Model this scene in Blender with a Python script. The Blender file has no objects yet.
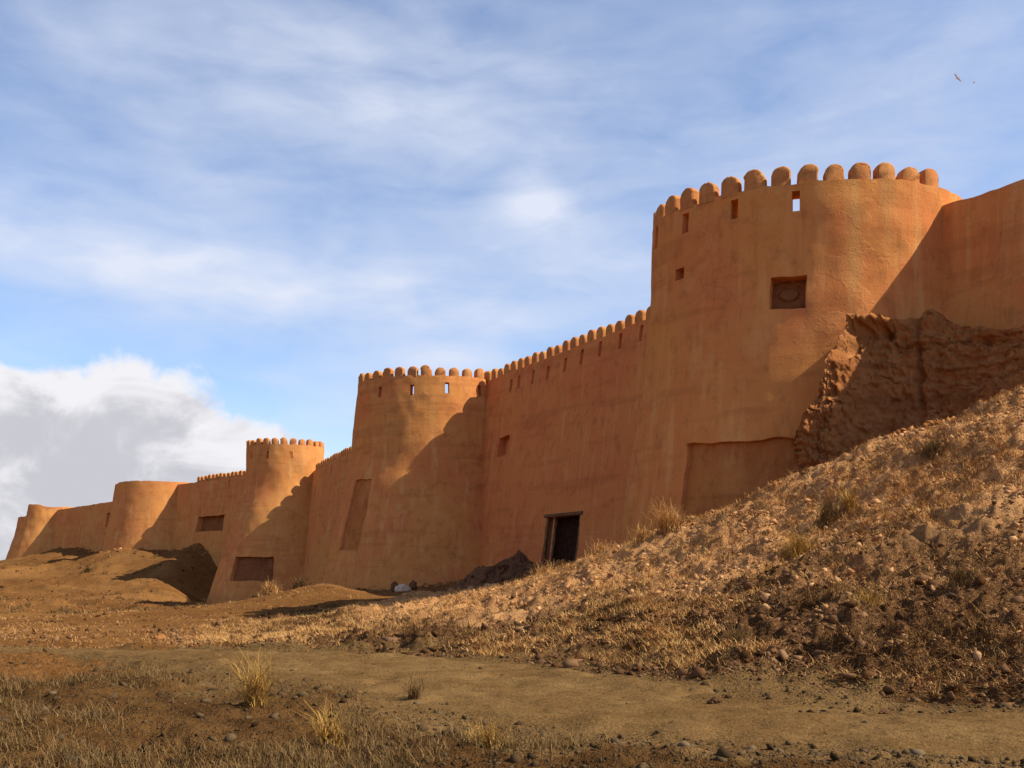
import bpy, bmesh, math, random
import numpy as np
from mathutils import Vector, Matrix

random.seed(7)
rng = np.random.default_rng(11)
SC = bpy.context.scene
COL = SC.collection
PI = math.pi
R = math.radians

# camera stands at the origin (eye height about 1.7 m above the track); lens in pixels of a 1024 px wide picture
F, CX, HY = 1000.0, 512.0, 570.0
SUN_AZ, SUN_EL = -13.0, 42.0          # degrees, azimuth from +X towards +Y


def at(px, py, d):
    return ((px - CX) / F * d, d, (HY - py) / F * d)


# ------------------------------------------------------------------ noise
def _hash(ix, iy, iz, seed):
    h = (ix * 374761393 + iy * 668265263 + iz * 2147483647 + seed * 1274126177) & 0xFFFFFFFF
    h = ((h ^ (h >> 13)) * 1274126177) & 0xFFFFFFFF
    return ((h ^ (h >> 16)) & 0xFFFF) / 65535.0 * 2 - 1


def vnoise(x, y, z=None, seed=0):
    x = np.asarray(x, dtype=np.float64); y = np.asarray(y, dtype=np.float64)
    z = np.zeros_like(x) if z is None else np.asarray(z, dtype=np.float64)
    ix = np.floor(x).astype(np.int64); iy = np.floor(y).astype(np.int64); iz = np.floor(z).astype(np.int64)
    fx, fy, fz = x - ix, y - iy, z - iz
    fx = fx * fx * fx * (fx * (fx * 6 - 15) + 10); fy = fy * fy * fy * (fy * (fy * 6 - 15) + 10); fz = fz * fz * fz * (fz * (fz * 6 - 15) + 10)
    out = 0
    flat = not np.any(fz)
    for dz in ((0,) if flat else (0, 1)):
        wz = 1.0 if flat else (fz if dz else 1 - fz)
        for dx in (0, 1):
            wx = fx if dx else 1 - fx
            for dy in (0, 1):
                wy = fy if dy else 1 - fy
                out = out + wx * wy * wz * _hash(ix + dx, iy + dy, iz + dz, seed)
    return out


def fbm(x, y, z=None, seed=0, octs=4, gain=.5):
    a, f, s = 1.0, 1.0, 0
    for k in range(octs):
        s = s + a * vnoise(x * f, y * f, None if z is None else z * f, seed + 17 * k)
        a *= gain; f *= 2.03
    return s


def sstep(a, b, x):
    t = np.clip((x - a) / (b - a), 0, 1)
    return t * t * (3 - 2 * t)


# ------------------------------------------------------------------ object helpers
def link_mesh(name, me, mat, parent=None):
    o = bpy.data.objects.new(name, me)
    COL.objects.link(o)
    if mat is not None and len(me.materials) == 0:
        me.materials.append(mat)
    if parent is not None:
        o.parent = parent
    return o


def tag(o, label=None, cat=None, group=None, kind=None):
    if label: o['label'] = label
    if cat: o['category'] = cat
    if group: o['group'] = group
    if kind: o['kind'] = kind
    return o


def empty(name, loc, label, cat, group=None):
    o = bpy.data.objects.new(name, None)
    COL.objects.link(o); o.location = loc; o.empty_display_size = .5
    return tag(o, label, cat, group, 'thing')


def smooth(me, angle=40):
    me.polygons.foreach_set('use_smooth', [True] * len(me.polygons))
    me.set_sharp_from_angle(angle=R(angle))


def mesh_np(name, verts, faces, smooth_all=False):
    """verts (N,3), faces (M,k) arrays"""
    me = bpy.data.meshes.new(name)
    verts = np.ascontiguousarray(verts, dtype=np.float32); faces = np.ascontiguousarray(faces, dtype=np.int32)
    m, k = faces.shape
    me.vertices.add(len(verts)); me.vertices.foreach_set('co', verts.ravel())
    me.loops.add(m * k); me.loops.foreach_set('vertex_index', faces.ravel())
    me.polygons.add(m)
    me.polygons.foreach_set('loop_start', np.arange(0, m * k, k, dtype=np.int32))
    me.polygons.foreach_set('loop_total', np.full(m, k, dtype=np.int32))
    if smooth_all:
        me.polygons.foreach_set('use_smooth', np.ones(m, dtype=bool))
    me.update(calc_edges=True); me.validate()
    return me


# ------------------------------------------------------------------ materials
class NT:
    def __init__(s, tree):
        s.t = tree; s.n = tree.nodes; s.l = tree.links

    def new(s, typ, **kw):
        n = s.n.new(typ)
        for k, v in kw.items(): setattr(n, k, v)
        return n

    def put(s, sock, v):
        if isinstance(v, bpy.types.NodeSocket): s.l.new(v, sock)
        elif v is not None: sock.default_value = v

    def math(s, op, a, b=None, c=None, clamp=False):
        n = s.new('ShaderNodeMath', operation=op, use_clamp=clamp)
        s.put(n.inputs[0], a)
        if b is not None: s.put(n.inputs[1], b)
        if c is not None: s.put(n.inputs[2], c)
        return n.outputs[0]

    def noise(s, vec, scale, detail=4, rough=.55, dist=0.0, dims='3D'):
        n = s.new('ShaderNodeTexNoise', noise_dimensions=dims)
        s.put(n.inputs['Vector'], vec); s.put(n.inputs['Scale'], scale); s.put(n.inputs['Detail'], detail)
        s.put(n.inputs['Roughness'], rough); s.put(n.inputs['Distortion'], dist)
        return n.outputs['Fac']

    def smap(s, v, a, b, lo=0.0, hi=1.0):
        n = s.new('ShaderNodeMapRange', interpolation_type='SMOOTHSTEP')
        s.put(n.inputs[0], v); s.put(n.inputs[1], a); s.put(n.inputs[2], b); s.put(n.inputs[3], lo); s.put(n.inputs[4], hi)
        return n.outputs[0]

    def mix(s, f, a, b):
        n = s.new('ShaderNodeMix', data_type='RGBA')
        s.put(n.inputs[0], f)
        for sock, v in ((n.inputs[6], a), (n.inputs[7], b)):
            if isinstance(v, tuple): v = (*v, 1.0) if len(v) == 3 else v
            s.put(sock, v)
        return n.outputs[2]

    def mapping(s, vec, scale=(1, 1, 1), rot=(0, 0, 0), loc=(0, 0, 0)):
        n = s.new('ShaderNodeMapping')
        s.put(n.inputs[0], vec); n.inputs[1].default_value = loc; n.inputs[2].default_value = rot; n.inputs[3].default_value = scale
        return n.outputs[0]


def new_mat(name):
    m = bpy.data.materials.new(name); m.use_nodes = True
    t = NT(m.node_tree); b = m.node_tree.nodes['Principled BSDF']
    b.inputs['Roughness'].default_value = .95
    b.inputs['Specular IOR Level'].default_value = 0.0
    return m, t, b


def world_pos(t):
    return t.new('ShaderNodeNewGeometry').outputs['Position']


def plaster(name, base, dark, pale, red, bump=.35, streak=.5, coarse=1.0):
    m, t, b = new_mat(name)
    p = world_pos(t)
    big = t.noise(p, .22 * coarse, 3, .6)
    mid = t.noise(p, 1.3 * coarse, 5, .65)
    fine = t.noise(p, 14, 3, .7)
    grit = t.noise(p, 60, 2, .7)
    st = t.noise(t.mapping(p, (1.6, 1.6, .13)), 1.0, 3, .6)
    st2 = t.noise(t.mapping(p, (3.6, 3.6, .3)), 1.0, 3, .6)
    c = t.mix(t.math('MULTIPLY', t.smap(big, .36, .68), .75), base, red)
    c = t.mix(t.math('MULTIPLY', t.smap(mid, .48, .72), .6), c, dark)
    c = t.mix(t.math('MULTIPLY', t.smap(st, .5, .72), streak), c, pale)
    c = t.mix(t.math('MULTIPLY', t.smap(st2, .55, .75), streak * .8), c, dark)
    c = t.mix(t.math('MULTIPLY', t.smap(fine, .55, .75), .4), c, pale)
    c = t.mix(t.math('MULTIPLY', t.smap(grit, .58, .72), .45), c, dark)
    patch = t.noise(t.mapping(p, (.5, .5, .62), (0, 0, .4), (3, 8, 2)), 1.0 * coarse, 4, .6)
    c = t.mix(t.math('MULTIPLY', t.smap(patch, .575, .60), .16), c, pale)
    c = t.mix(t.math('MULTIPLY', t.smap(patch, .40, .38), .14), c, red)
    lift = t.noise(t.mapping(p, (.12, .12, 1.25), (0, 0, 0), (5, 1, 4)), 1.0, 3, .6)
    c = t.mix(t.math('MULTIPLY', t.smap(lift, .54, .66), .30), c, dark)
    vor = t.new('ShaderNodeTexVoronoi', feature='DISTANCE_TO_EDGE')
    wv = t.new('ShaderNodeVectorMath', operation='MULTIPLY_ADD')
    nz = t.new('ShaderNodeTexNoise'); t.put(nz.inputs['Vector'], p); nz.inputs['Scale'].default_value = 1.4; nz.inputs['Detail'].default_value = 3
    t.put(wv.inputs[0], nz.outputs['Color']); wv.inputs[1].default_value = (.9, .9, .9); t.put(wv.inputs[2], t.mapping(p, (1, 1, .55)))
    t.put(vor.inputs['Vector'], wv.outputs[0]); vor.inputs['Scale'].default_value = .75 * coarse
    crack = t.math('MULTIPLY', t.smap(vor.outputs['Distance'], .022, .004), t.smap(big, .53, .66))
    c = t.mix(t.math('MULTIPLY', crack, .20), c, tuple(v * .45 for v in dark))
    t.put(b.inputs['Base Color'], c)
    h = t.math('ADD', t.math('MULTIPLY', fine, .55), t.math('MULTIPLY', grit, .2))
    h = t.math('ADD', h, t.math('MULTIPLY', lift, .9))
    h = t.math('SUBTRACT', h, t.math('MULTIPLY', crack, .25))
    h = t.math('ADD', h, t.math('MULTIPLY', t.smap(patch, .575, .595), .25))
    h = t.math('ADD', h, t.math('MULTIPLY', mid, 1.1))
    bn = t.new('ShaderNodeBump'); bn.inputs['Strength'].default_value = bump; bn.inputs['Distance'].default_value = .09
    t.put(bn.inputs['Height'], h); t.put(b.inputs['Normal'], bn.outputs[0])
    return m


def earth(name, a, b_, c_, scale=1.0, bump=.7, dist=.08):
    m, t, b = new_mat(name)
    p = world_pos(t)
    n1 = t.noise(p, .35 * scale, 6, .62); n2 = t.noise(p, 3.2 * scale, 6, .7); n3 = t.noise(p, 22 * scale, 4, .75)
    c = t.mix(t.smap(n1, .38, .64), a, b_)
    c = t.mix(t.math('MULTIPLY', t.smap(n2, .48, .66), .8), c, c_)
    c = t.mix(t.math('MULTIPLY', t.smap(n3, .52, .68), .55), c, tuple(v * 1.35 for v in a))
    c = t.mix(t.math('MULTIPLY', t.smap(n3, .46, .3), .7), c, tuple(v * .45 for v in c_))
    t.put(b.inputs['Base Color'], c)
    h = t.math('ADD', t.math('MULTIPLY', n2, 1.2), t.math('MULTIPLY', n3, .8))
    bn = t.new('ShaderNodeBump'); bn.inputs['Strength'].default_value = bump; bn.inputs['Distance'].default_value = dist
    t.put(bn.inputs['Height'], h); t.put(b.inputs['Normal'], bn.outputs[0])
    return m


def plain(name, a, b_, scale=3.0, rough=.95, bump=.3):
    m, t, b = new_mat(name)
    g = t.new('ShaderNodeTexCoord').outputs['Object']
    n = t.noise(g, scale, 5, .65)
    t.put(b.inputs['Base Color'], t.mix(t.smap(n, .35, .65), a, b_)); b.inputs['Roughness'].default_value = rough
    bn = t.new('ShaderNodeBump'); bn.inputs['Strength'].default_value = bump; bn.inputs['Distance'].default_value = .03
    t.put(bn.inputs['Height'], n); t.put(b.inputs['Normal'], bn.outputs[0])
    return m


def per_island(name, cols, rough=.95):
    """one tone per stone or blade"""
    m, t, b = new_mat(name)
    g = t.new('ShaderNodeNewGeometry')
    r = t.new('ShaderNodeValToRGB'); r.color_ramp.interpolation = 'LINEAR'
    e = r.color_ramp.elements
    while len(e) < len(cols): e.new(.5)
    for k, c in enumerate(cols):
        e[k].position = k / (len(cols) - 1); e[k].color = (*c, 1)
    t.put(r.inputs[0], g.outputs['Random Per Island'])
    t.put(b.inputs['Base Color'], r.outputs[0]); b.inputs['Roughness'].default_value = rough
    return m


M = {}
M['mud'] = plaster('mud_plaster', (.585, .232, .064), (.345, .122, .039), (.66, .34, .115), (.565, .168, .058))
M['mud_far'] = plaster('mud_plaster_weathered', (.56, .228, .064), (.365, .13, .042), (.635, .33, .115), (.54, .172, .058), coarse=.6)
M['merlon'] = plaster('merlon_plaster', (.50, .20, .062), (.27, .105, .04), (.58, .29, .105), (.46, .155, .055), coarse=2.0)
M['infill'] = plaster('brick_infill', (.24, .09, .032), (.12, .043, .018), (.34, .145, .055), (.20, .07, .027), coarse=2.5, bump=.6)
M['ruin'] = plaster('eroded_mud', (.40, .148, .046), (.17, .060, .022), (.48, .22, .085), (.33, .108, .036), bump=1.0, streak=.3, coarse=1.8)
M['mud_old'] = plaster('old_mud', (.44, .16, .044), (.24, .08, .026), (.52, .23, .075), (.38, .115, .038), coarse=1.6, bump=.6)
M['mud_red'] = plaster('mud_plaster_red', (.60, .205, .060), (.36, .112, .037), (.66, .29, .10), (.575, .155, .056))
M['wood'] = plain('weathered_wood', (.22, .11, .055), (.09, .045, .025), 6)
M['wood_pale'] = plain('pale_wood', (.5, .27, .14), (.3, .15, .08), 6)
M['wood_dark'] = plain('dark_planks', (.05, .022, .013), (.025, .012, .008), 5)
M['pale_stone'] = plain('pale_stone', (.66, .48, .33), (.46, .31, .19), 2.5)
M['heap'] = earth('dark_rubble', (.22, .10, .048), (.15, .066, .034), (.07, .032, .018), 1.5, 1.0)
M['bird'] = plain('grey_feathers', (.78, .82, .88), (.66, .71, .78), 8)

# ------------------------------------------------------------------ terrain
# control points: picture column, picture row, metres away
CP = [
    # foot of the slope and the track
    (1200, 712, 11.5), (1024, 703, 12.6), (930, 697, 13.3), (850, 692, 14.0), (700, 681, 15.2), (600, 671, 16.7), (500, 661, 18.5), (420, 655, 20), (330, 652, 20.8),
    (1024, 768, 8.6), (800, 768, 8.6), (500, 768, 8.6), (200, 768, 8.4), (0, 768, 8.2), (-200, 768, 8.0), (1250, 768, 8.6),
    (700, 725, 10.9), (950, 730, 10.6), (450, 715, 11.7),
    # slope, middle
    (1200, 590, 17), (1024, 575, 18), (900, 592, 19), (800, 600, 20), (700, 605, 22), (600, 618, 24.5), (500, 630, 27), (420, 630, 29),
    (1024, 480, 24), (900, 520, 25), (800, 545, 26.5), (700, 565, 28), (600, 585, 31), (500, 606, 34),
    # crest
    (1200, 345, 29), (1100, 372, 30), (1024, 398, 31), (930, 433, 32), (870, 453, 33), (800, 483, 34), (740, 509, 34.6), (690, 525, 35.2), (640, 546, 36.2),
    (600, 558, 38), (560, 571, 40), (520, 582, 42), (480, 592, 44), (440, 599, 46), (400, 601, 48),
    # behind the crest, against the wall
    (1024, 405, 36), (930, 445, 37), (860, 470, 38), (800, 500, 40), (720, 530, 42), (660, 555, 47), (620, 563, 56), (590, 564, 62), (560, 562, 66), (530, 572, 68), (490, 583, 70),
    (430, 588, 71), (390, 590, 72), (360, 590, 74), (440, 594, 60), (380, 596, 60),
    # left, in front of the second and third towers
    (350, 592, 66), (325, 583, 64), (300, 588, 64), (345, 597, 56), (300, 603, 54), (270, 597, 66), (265, 606, 92), (240, 609, 108), (205, 611, 112), (170, 606, 108), (270, 606, 112), (290, 600, 100),
    (230, 610, 85), (150, 606, 88), (60, 606, 85), (0, 604, 84), (-150, 606, 80),
    (300, 632, 38), (220, 640, 33), (100, 634, 36), (0, 632, 40), (-150, 630, 40),
    (330, 668, 17.2), (230, 672, 16), (120, 672, 16.5), (0, 680, 15.5), (-150, 690, 14), (100, 712, 11.6), (260, 712, 11.4),
    # spur below the far towers
    (213, 606, 121), (206, 602, 124), (185, 586, 126), (212, 566, 134), (178, 566, 128), (198, 537, 139), (180, 552, 140), (150, 550, 141), (108, 553, 142), (140, 572, 128), (170, 590, 118), (100, 590, 118), (60, 575, 135),
    (95, 556, 158), (70, 548, 178), (35, 556, 178), (0, 563, 178), (0, 580, 135), (-120, 572, 170), (-120, 590, 120), (-60, 600, 100),
]
ANCH = [(at(px, py, d)) for px, py, d in CP]
# ground inside and far beyond the fortress, and behind the camera
ANCH += [(30, 48, 4.5), (40, 30, 7.5), (60, 60, 5), (20, 70, 3), (10, 90, 1), (-10, 110, 0), (-20, 140, 1), (-40, 165, 3), (-70, 200, 4), (40, 130, 2), (0, 200, 1), (-130, 230, 0), (-180, 180, -3), (-150, 120, -4), (100, 200, 1),
         (0, 4.5, -1.75), (5, 4.5, -1.72), (-5, 4.5, -1.7), (10, 5, -1.6), (-10, 5, -1.7), (16, 9, .3), (22, 16, 4.5), (-18, 10, -1.7), (-30, 20, -2.2), (0, 330, -3), (-200, 330, -4), (200, 330, -3)]
ANCH = np.array(ANCH)


def warp(x, y):
    d = np.sqrt(x * x + y * y) + 1e-6
    return np.arctan2(x, np.maximum(y, -d)) * 1.5, np.log(np.maximum(d, 3.0)) * .9


def _tps_fit():
    a, l = warp(ANCH[:, 0], ANCH[:, 1])
    n = len(a)
    r2 = (a[:, None] - a[None]) ** 2 + (l[:, None] - l[None]) ** 2
    K = np.where(r2 > 0, r2 * np.log(np.maximum(r2, 1e-12)) * .5, 0) + np.eye(n) * 2e-4
    P = np.stack([np.ones(n), a, l], 1)
    A = np.zeros((n + 3, n + 3)); A[:n, :n] = K; A[:n, n:] = P; A[n:, :n] = P.T
    # scaled heights so that far points do not swamp near ones
    d = np.hypot(ANCH[:, 0], ANCH[:, 1])
    zz = ANCH[:, 2] / d
    return a, l, np.linalg.solve(A, np.concatenate([zz, np.zeros(3)]))


_TA, _TL, _TW = _tps_fit()


def base_z(x, y):
    x = np.asarray(x, float).ravel(); y = np.asarray(y, float).ravel()
    out = np.empty_like(x)
    for s in range(0, len(x), 60000):
        xs, ys = x[s:s + 60000], y[s:s + 60000]
        a, l = warp(xs, ys)
        r2 = (a[:, None] - _TA[None]) ** 2 + (l[:, None] - _TL[None]) ** 2
        k = r2 * np.log(np.maximum(r2, 1e-12)) * .5
        v = k @ _TW[:-3] + _TW[-3] + _TW[-2] * a + _TW[-1] * l
        out[s:s + 60000] = np.clip(v, -.3, .3) * np.maximum(np.hypot(xs, ys), 3.0)
    return out


TRACK = np.array([at(1500, 722, 9.8), at(1300, 726, 10.4), at(1024, 731, 10.5), at(860, 724, 11.0), at(720, 713, 11.9), at(600, 701, 13.0), at(500, 683, 15.0), at(420, 671, 16.9), at(330, 664, 18.2), at(240, 656, 20.4), at(130, 650, 22.5), at(0, 645, 25), at(-200, 640, 29)])
TRACK_W = np.array([1.8, 1.9, 2.0, 2.1, 2.4, 2.6, 2.9, 2.9, 2.5, 1.7, 1.2, 1.0, 1.0])


def track_d(x, y):
    """signed closeness to the track: distance from its middle / half width"""
    best = np.full(np.shape(x), 1e9)
    for k in range(len(TRACK) - 1):
        ax, ay = TRACK[k][:2]; bx, by = TRACK[k + 1][:2]
        vx, vy = bx - ax, by - ay
        t = np.clip(((x - ax) * vx + (y - ay) * vy) / (vx * vx + vy * vy), 0, 1)
        w = TRACK_W[k] * (1 - t) + TRACK_W[k + 1] * t
        best = np.minimum(best, np.hypot(x - ax - t * vx, y - ay - t * vy) / w)
    return best


SLOPE_PX = np.array([-300, 0, 150, 230, 330, 420, 500, 600, 700, 850, 1024, 1250])
SLOPE_NEAR = np.array([30, 28, 26, 23, 21.5, 20.5, 19, 17, 15.5, 14.2, 12.8, 11.5])
SLOPE_FAR = np.array([31, 33, 38, 44, 47, 47, 44, 40, 37, 36, 36, 36])


def slope_mask(x, y):
    px = CX + F * x / np.maximum(y, .5)
    a = np.interp(px, SLOPE_PX, SLOPE_NEAR); b = np.interp(px, SLOPE_PX, SLOPE_FAR)
    return sstep(120, 380, px + 50 * vnoise(x * .3, y * .3, seed=19)) * sstep(a - .6, a + 1.0, y) * (1 - sstep(b, b * 1.15, y)) * (y > 1)


def ground_z(x, y):
    x = np.asarray(x, float).ravel(); y = np.asarray(y, float).ravel()
    d = np.hypot(x, y)
    z = base_z(x, y)
    s = slope_mask(x, y)
    tr = 1 - sstep(.75, 1.35, track_d(x, y) + .25 * vnoise(x * .9, y * .9, seed=5))
    rough = (1 - .93 * tr)
    z = z + rough * (.05 + .15 * s) * fbm(x * .45, y * .45, seed=1, octs=4)
    z = z + rough * s * .15 * np.abs(fbm(x * 1.5, y * 1.5, seed=2, octs=3))
    z = z + rough * s * .10 * sstep(.0, .6, vnoise(x * 1.15, y * 1.15, seed=6)) * (1 + .6 * vnoise(x * 5, y * 5, seed=7))
    z = z + rough * (.02 + .065 * s) * fbm(x * 3.9, y * 3.9, seed=3, octs=3, gain=.62)
    # low broken hummocks and scoured rills on the near left ground
    hm = (1 - sstep(24, 34, d)) * (1 - s) * (1 - tr) * sstep(3, 8, d)
    z = z + hm * .13 * fbm(x * .8 + .5 * y, y * .8, seed=8, octs=4)
    # a ditch with a low bank running down the spur
    ax, ay, bx_, by_ = -72.0, 142.0, -66.0, 160.0
    tt = np.clip(((x - ax) * (bx_ - ax) + (y - ay) * (by_ - ay)) / ((bx_ - ax) ** 2 + (by_ - ay) ** 2), 0, 1)
    dd = np.hypot(x - ax - tt * (bx_ - ax), y - ay - tt * (by_ - ay)) + .5 * vnoise(x * .3, y * .3, seed=23)
    z = z - 1.1 * np.exp(-(dd / 1.6) ** 2) + .5 * np.exp(-((dd - 3.2) / 1.4) ** 2)
    # far spur: gullies
    far = sstep(60, 90, d)
    z = z + far * .15 * fbm(x * .5, y * .5, seed=10, octs=5, gain=.65)
    z = z + far * .35 * fbm(x * .10, y * .10, seed=9, octs=5) - far * .35 * sstep(.15, .5, fbm((x + y) * .11, (y - x) * .02, seed=21, octs=3))
    z = z - tr * .03
    return z


def gz(x, y):
    return float(ground_z(np.array([x]), np.array([y]))[0])


def polar_grid(th, rr):
    T, Q = np.meshgrid(th, rr, indexing='ij')
    return (np.sin(T) * Q).ravel(), (np.cos(T) * Q).ravel()


def grid_quads(n, m):
    i, j = np.meshgrid(np.arange(n - 1), np.arange(m - 1), indexing='ij')
    a = (i * m + j).ravel()
    return np.stack([a, a + 1, a + m + 1, a + m], 1)


th = np.concatenate([np.linspace(-PI, R(-48), 40)[:-1], np.linspace(R(-48), R(48), 860), np.linspace(R(48), PI, 40)[1:]])
rr = np.concatenate([[.3, 1.2, 2.2], np.exp(np.linspace(math.log(3.0), math.log(62), 640)), np.exp(np.linspace(math.log(62), math.log(330), 230))[1:], np.array([420, 600, 900, 1500, 2600, 4500, 8000])])
gx, gy = polar_grid(th, rr)
gd = np.hypot(gx, gy)
zz = ground_z(gx, gy)
zz = np.where(gd > 250, zz * (1 - sstep(250, 420, gd)) + sstep(250, 420, gd) * -4.0, zz)
zz = np.where(gy < 0, -1.7 * sstep(-12, 0, -np.abs(gy)) + np.minimum(zz, -1.0) * (1 - sstep(-12, 0, -np.abs(gy))), zz)
me = mesh_np('ground', np.stack([gx, gy, zz], 1), grid_quads(len(th), len(rr))[:, ::-1], True)
# soil: rubble slope (r), gravel verge with painted shade (g), painted foot-to-crest light (b)
soil = me.color_attributes.new('soil', 'FLOAT_COLOR', 'POINT')
sm = slope_mask(gx, gy)
verge = (1 - sstep(13, 22, gd)) * (1 - sm)
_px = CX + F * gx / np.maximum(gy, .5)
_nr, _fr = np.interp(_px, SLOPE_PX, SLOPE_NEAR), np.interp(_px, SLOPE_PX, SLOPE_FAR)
upper = sstep(290, 430, _px) * np.clip((gy - _nr) / (_fr - _nr) + .12 * fbm(gx * .35, gy * .35, seed=77, octs=3), 0, 1)  # foot-to-crest ramp carrying painted shade and sunlight besides the soil change
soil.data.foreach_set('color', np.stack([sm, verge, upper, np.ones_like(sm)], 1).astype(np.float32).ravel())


def track_colour(t, p):
    a = t.noise(p, .55, 4, .65); b = t.noise(p, 4.5, 5, .72); c_ = t.noise(p, 24, 3, .75); d_ = t.noise(p, 70, 2, .7)
    c = t.mix(t.smap(a, .36, .64), (.190, .100, .037), (.138, .068, .024))
    c = t.mix(t.math('MULTIPLY', t.smap(b, .48, .66), .75), c, (.098, .050, .017))
    c = t.mix(t.math('MULTIPLY', t.smap(c_, .52, .68), .6), c, (.25, .15, .060))
    c = t.mix(t.math('MULTIPLY', t.smap(c_, .46, .30), .75), c, (.055, .028, .011))
    c = t.mix(t.math('MULTIPLY', t.smap(d_, .56, .70), .5), c, (.28, .175, .075))
    h = t.math('ADD', t.math('MULTIPLY', b, .9), t.math('MULTIPLY', c_, .6))
    return c, t.math('ADD', h, t.math('MULTIPLY', d_, .25))


def track_mat():
    m, t, b = new_mat('packed_dirt')
    c, h = track_colour(t, world_pos(t))
    t.put(b.inputs['Base Color'], c)
    bn = t.new('ShaderNodeBump'); bn.inputs['Strength'].default_value = .8; bn.inputs['Distance'].default_value = .06
    t.put(bn.inputs['Height'], h); t.put(b.inputs['Normal'], bn.outputs[0])
    return m


wear = me.attributes.new('wear', 'FLOAT', 'POINT')
_td = track_d(gx, gy) + .22 * fbm(gx * .9, gy * .9, seed=37, octs=3)
wear.data.foreach_set('value', ((1 - sstep(1.0, 1.75, _td)) * (gd < 60)).astype(np.float32))


def ground_mat():
    m, t, b = new_mat('dry_earth')
    p = world_pos(t)
    at_ = t.new('ShaderNodeVertexColor', layer_name='soil')
    sp = t.new('ShaderNodeSeparateColor'); t.put(sp.inputs[0], at_.outputs[0])
    n0 = t.noise(p, .06, 3, .6); n1 = t.noise(p, .4, 4, .65); n2 = t.noise(p, 2.6, 5, .7); n3 = t.noise(p, 13, 3, .75); n4 = t.noise(p, 46, 2, .7)
    open_ = t.mix(t.smap(n1, .38, .62), (.215, .086, .024), (.16, .060, .017))
    open_ = t.mix(t.math('MULTIPLY', t.smap(n0, .45, .62), .6), open_, (.29, .128, .040))
    open_ = t.mix(t.math('MULTIPLY', t.smap(n2, .5, .68), .6), open_, (.10, .041, .013))
    low = t.mix(t.smap(n1, .40, .60), (.100, .042, .017), (.060, .025, .011))  # foot rubble, with shading put into its dark colour
    high = t.mix(t.smap(n1, .40, .60), (.60, .29, .115), (.47, .215, .08))  # dusty crest soil, with sunlight put into its pale colour
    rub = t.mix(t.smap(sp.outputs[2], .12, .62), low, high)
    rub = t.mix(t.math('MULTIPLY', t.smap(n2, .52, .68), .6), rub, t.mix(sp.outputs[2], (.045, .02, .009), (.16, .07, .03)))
    ver = t.mix(t.smap(n1, .38, .62), (.125, .057, .019), (.088, .038, .0125))  # gravel tone with foreground shade mixed into the colour
    ver = t.mix(t.math('MULTIPLY', t.smap(n2, .5, .66), .7), ver, (.052, .025, .009))
    edge = t.math('MULTIPLY', t.math('SUBTRACT', n2, .5), .9)
    c = t.mix(t.smap(t.math('ADD', sp.outputs[1], edge), .3, .7), open_, ver)
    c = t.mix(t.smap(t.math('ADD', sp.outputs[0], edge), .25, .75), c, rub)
    c = t.mix(t.math('MULTIPLY', t.smap(n3, .53, .70), .55), c, t.mix(sp.outputs[1], (.38, .192, .070), (.115, .064, .024)))
    c = t.mix(t.math('MULTIPLY', t.smap(n3, .47, .32), .75), c, t.mix(sp.outputs[2], (.055, .026, .012), (.26, .115, .045)))
    c = t.mix(t.math('MULTIPLY', t.smap(n4, .56, .70), .5), c, t.mix(sp.outputs[1], (.42, .235, .095), (.15, .086, .034)))
    wr = t.new('ShaderNodeAttribute', attribute_name='wear')
    tc, _h = track_colour(t, p)
    c = t.mix(t.smap(t.math('ADD', wr.outputs['Fac'], edge), .25, .75), c, tc)
    t.put(b.inputs['Base Color'], c)
    h = t.math('ADD', t.math('MULTIPLY', n2, 1.3), t.math('MULTIPLY', n3, .8))
    h = t.math('ADD', h, t.math('MULTIPLY', n4, .3))
    bn = t.new('ShaderNodeBump'); bn.inputs['Strength'].default_value = .9; bn.inputs['Distance'].default_value = .12
    t.put(bn.inputs['Height'], h); t.put(b.inputs['Normal'], bn.outputs[0])
    return m


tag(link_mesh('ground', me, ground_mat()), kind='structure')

# the dirt track: its own sheet, its ragged rims dipping under the soil
cs = np.cumsum(np.r_[0, np.hypot(*(np.diff(TRACK[:, :2], axis=0).T))])
ss = np.arange(0, cs[-1], .07)
tx = np.interp(ss, cs, TRACK[:, 0]); ty = np.interp(ss, cs, TRACK[:, 1]); tw = np.interp(ss, cs, TRACK_W)
for _ in range(120):
    tx[1:-1] = (tx[:-2] + tx[2:]) / 2; ty[1:-1] = (ty[:-2] + ty[2:]) / 2
gxn = np.gradient(tx); gyn = np.gradient(ty); gl = np.hypot(gxn, gyn)
nx_, ny_ = -gyn / gl, gxn / gl
vs = np.linspace(-1.25, 1.25, 90)
X = tx[:, None] + nx_[:, None] * vs[None] * tw[:, None]; Y = ty[:, None] + ny_[:, None] * vs[None] * tw[:, None]
Zt = ground_z(X.ravel(), Y.ravel()).reshape(X.shape) + .06 - .17 * sstep(.45, 1.2, np.abs(vs))[None] + .06 * sstep(.3, .7, np.abs(vs))[None] * fbm(X.ravel() * 1.1, Y.ravel() * 1.1, seed=33, octs=4).reshape(X.shape) + .022 * fbm(X.ravel() * 2.0, Y.ravel() * 2.0, seed=31, octs=5, gain=.6).reshape(X.shape) - .03 * sstep(.25, .6, vnoise(X.ravel() * 3.1, Y.ravel() * 3.1, seed=36)).reshape(X.shape)
Zt -= .035 * np.exp(-((np.abs(vs)[None] - .42) / .12) ** 2)      # two shallow wheel ruts
me = mesh_np('dirt_track', np.stack([X, Y, Zt], 2).reshape(-1, 3), grid_quads(len(ss), len(vs)), True)
M['track'] = track_mat()
tag(link_mesh('dirt_track', me, M['track']), kind='structure')


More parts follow.
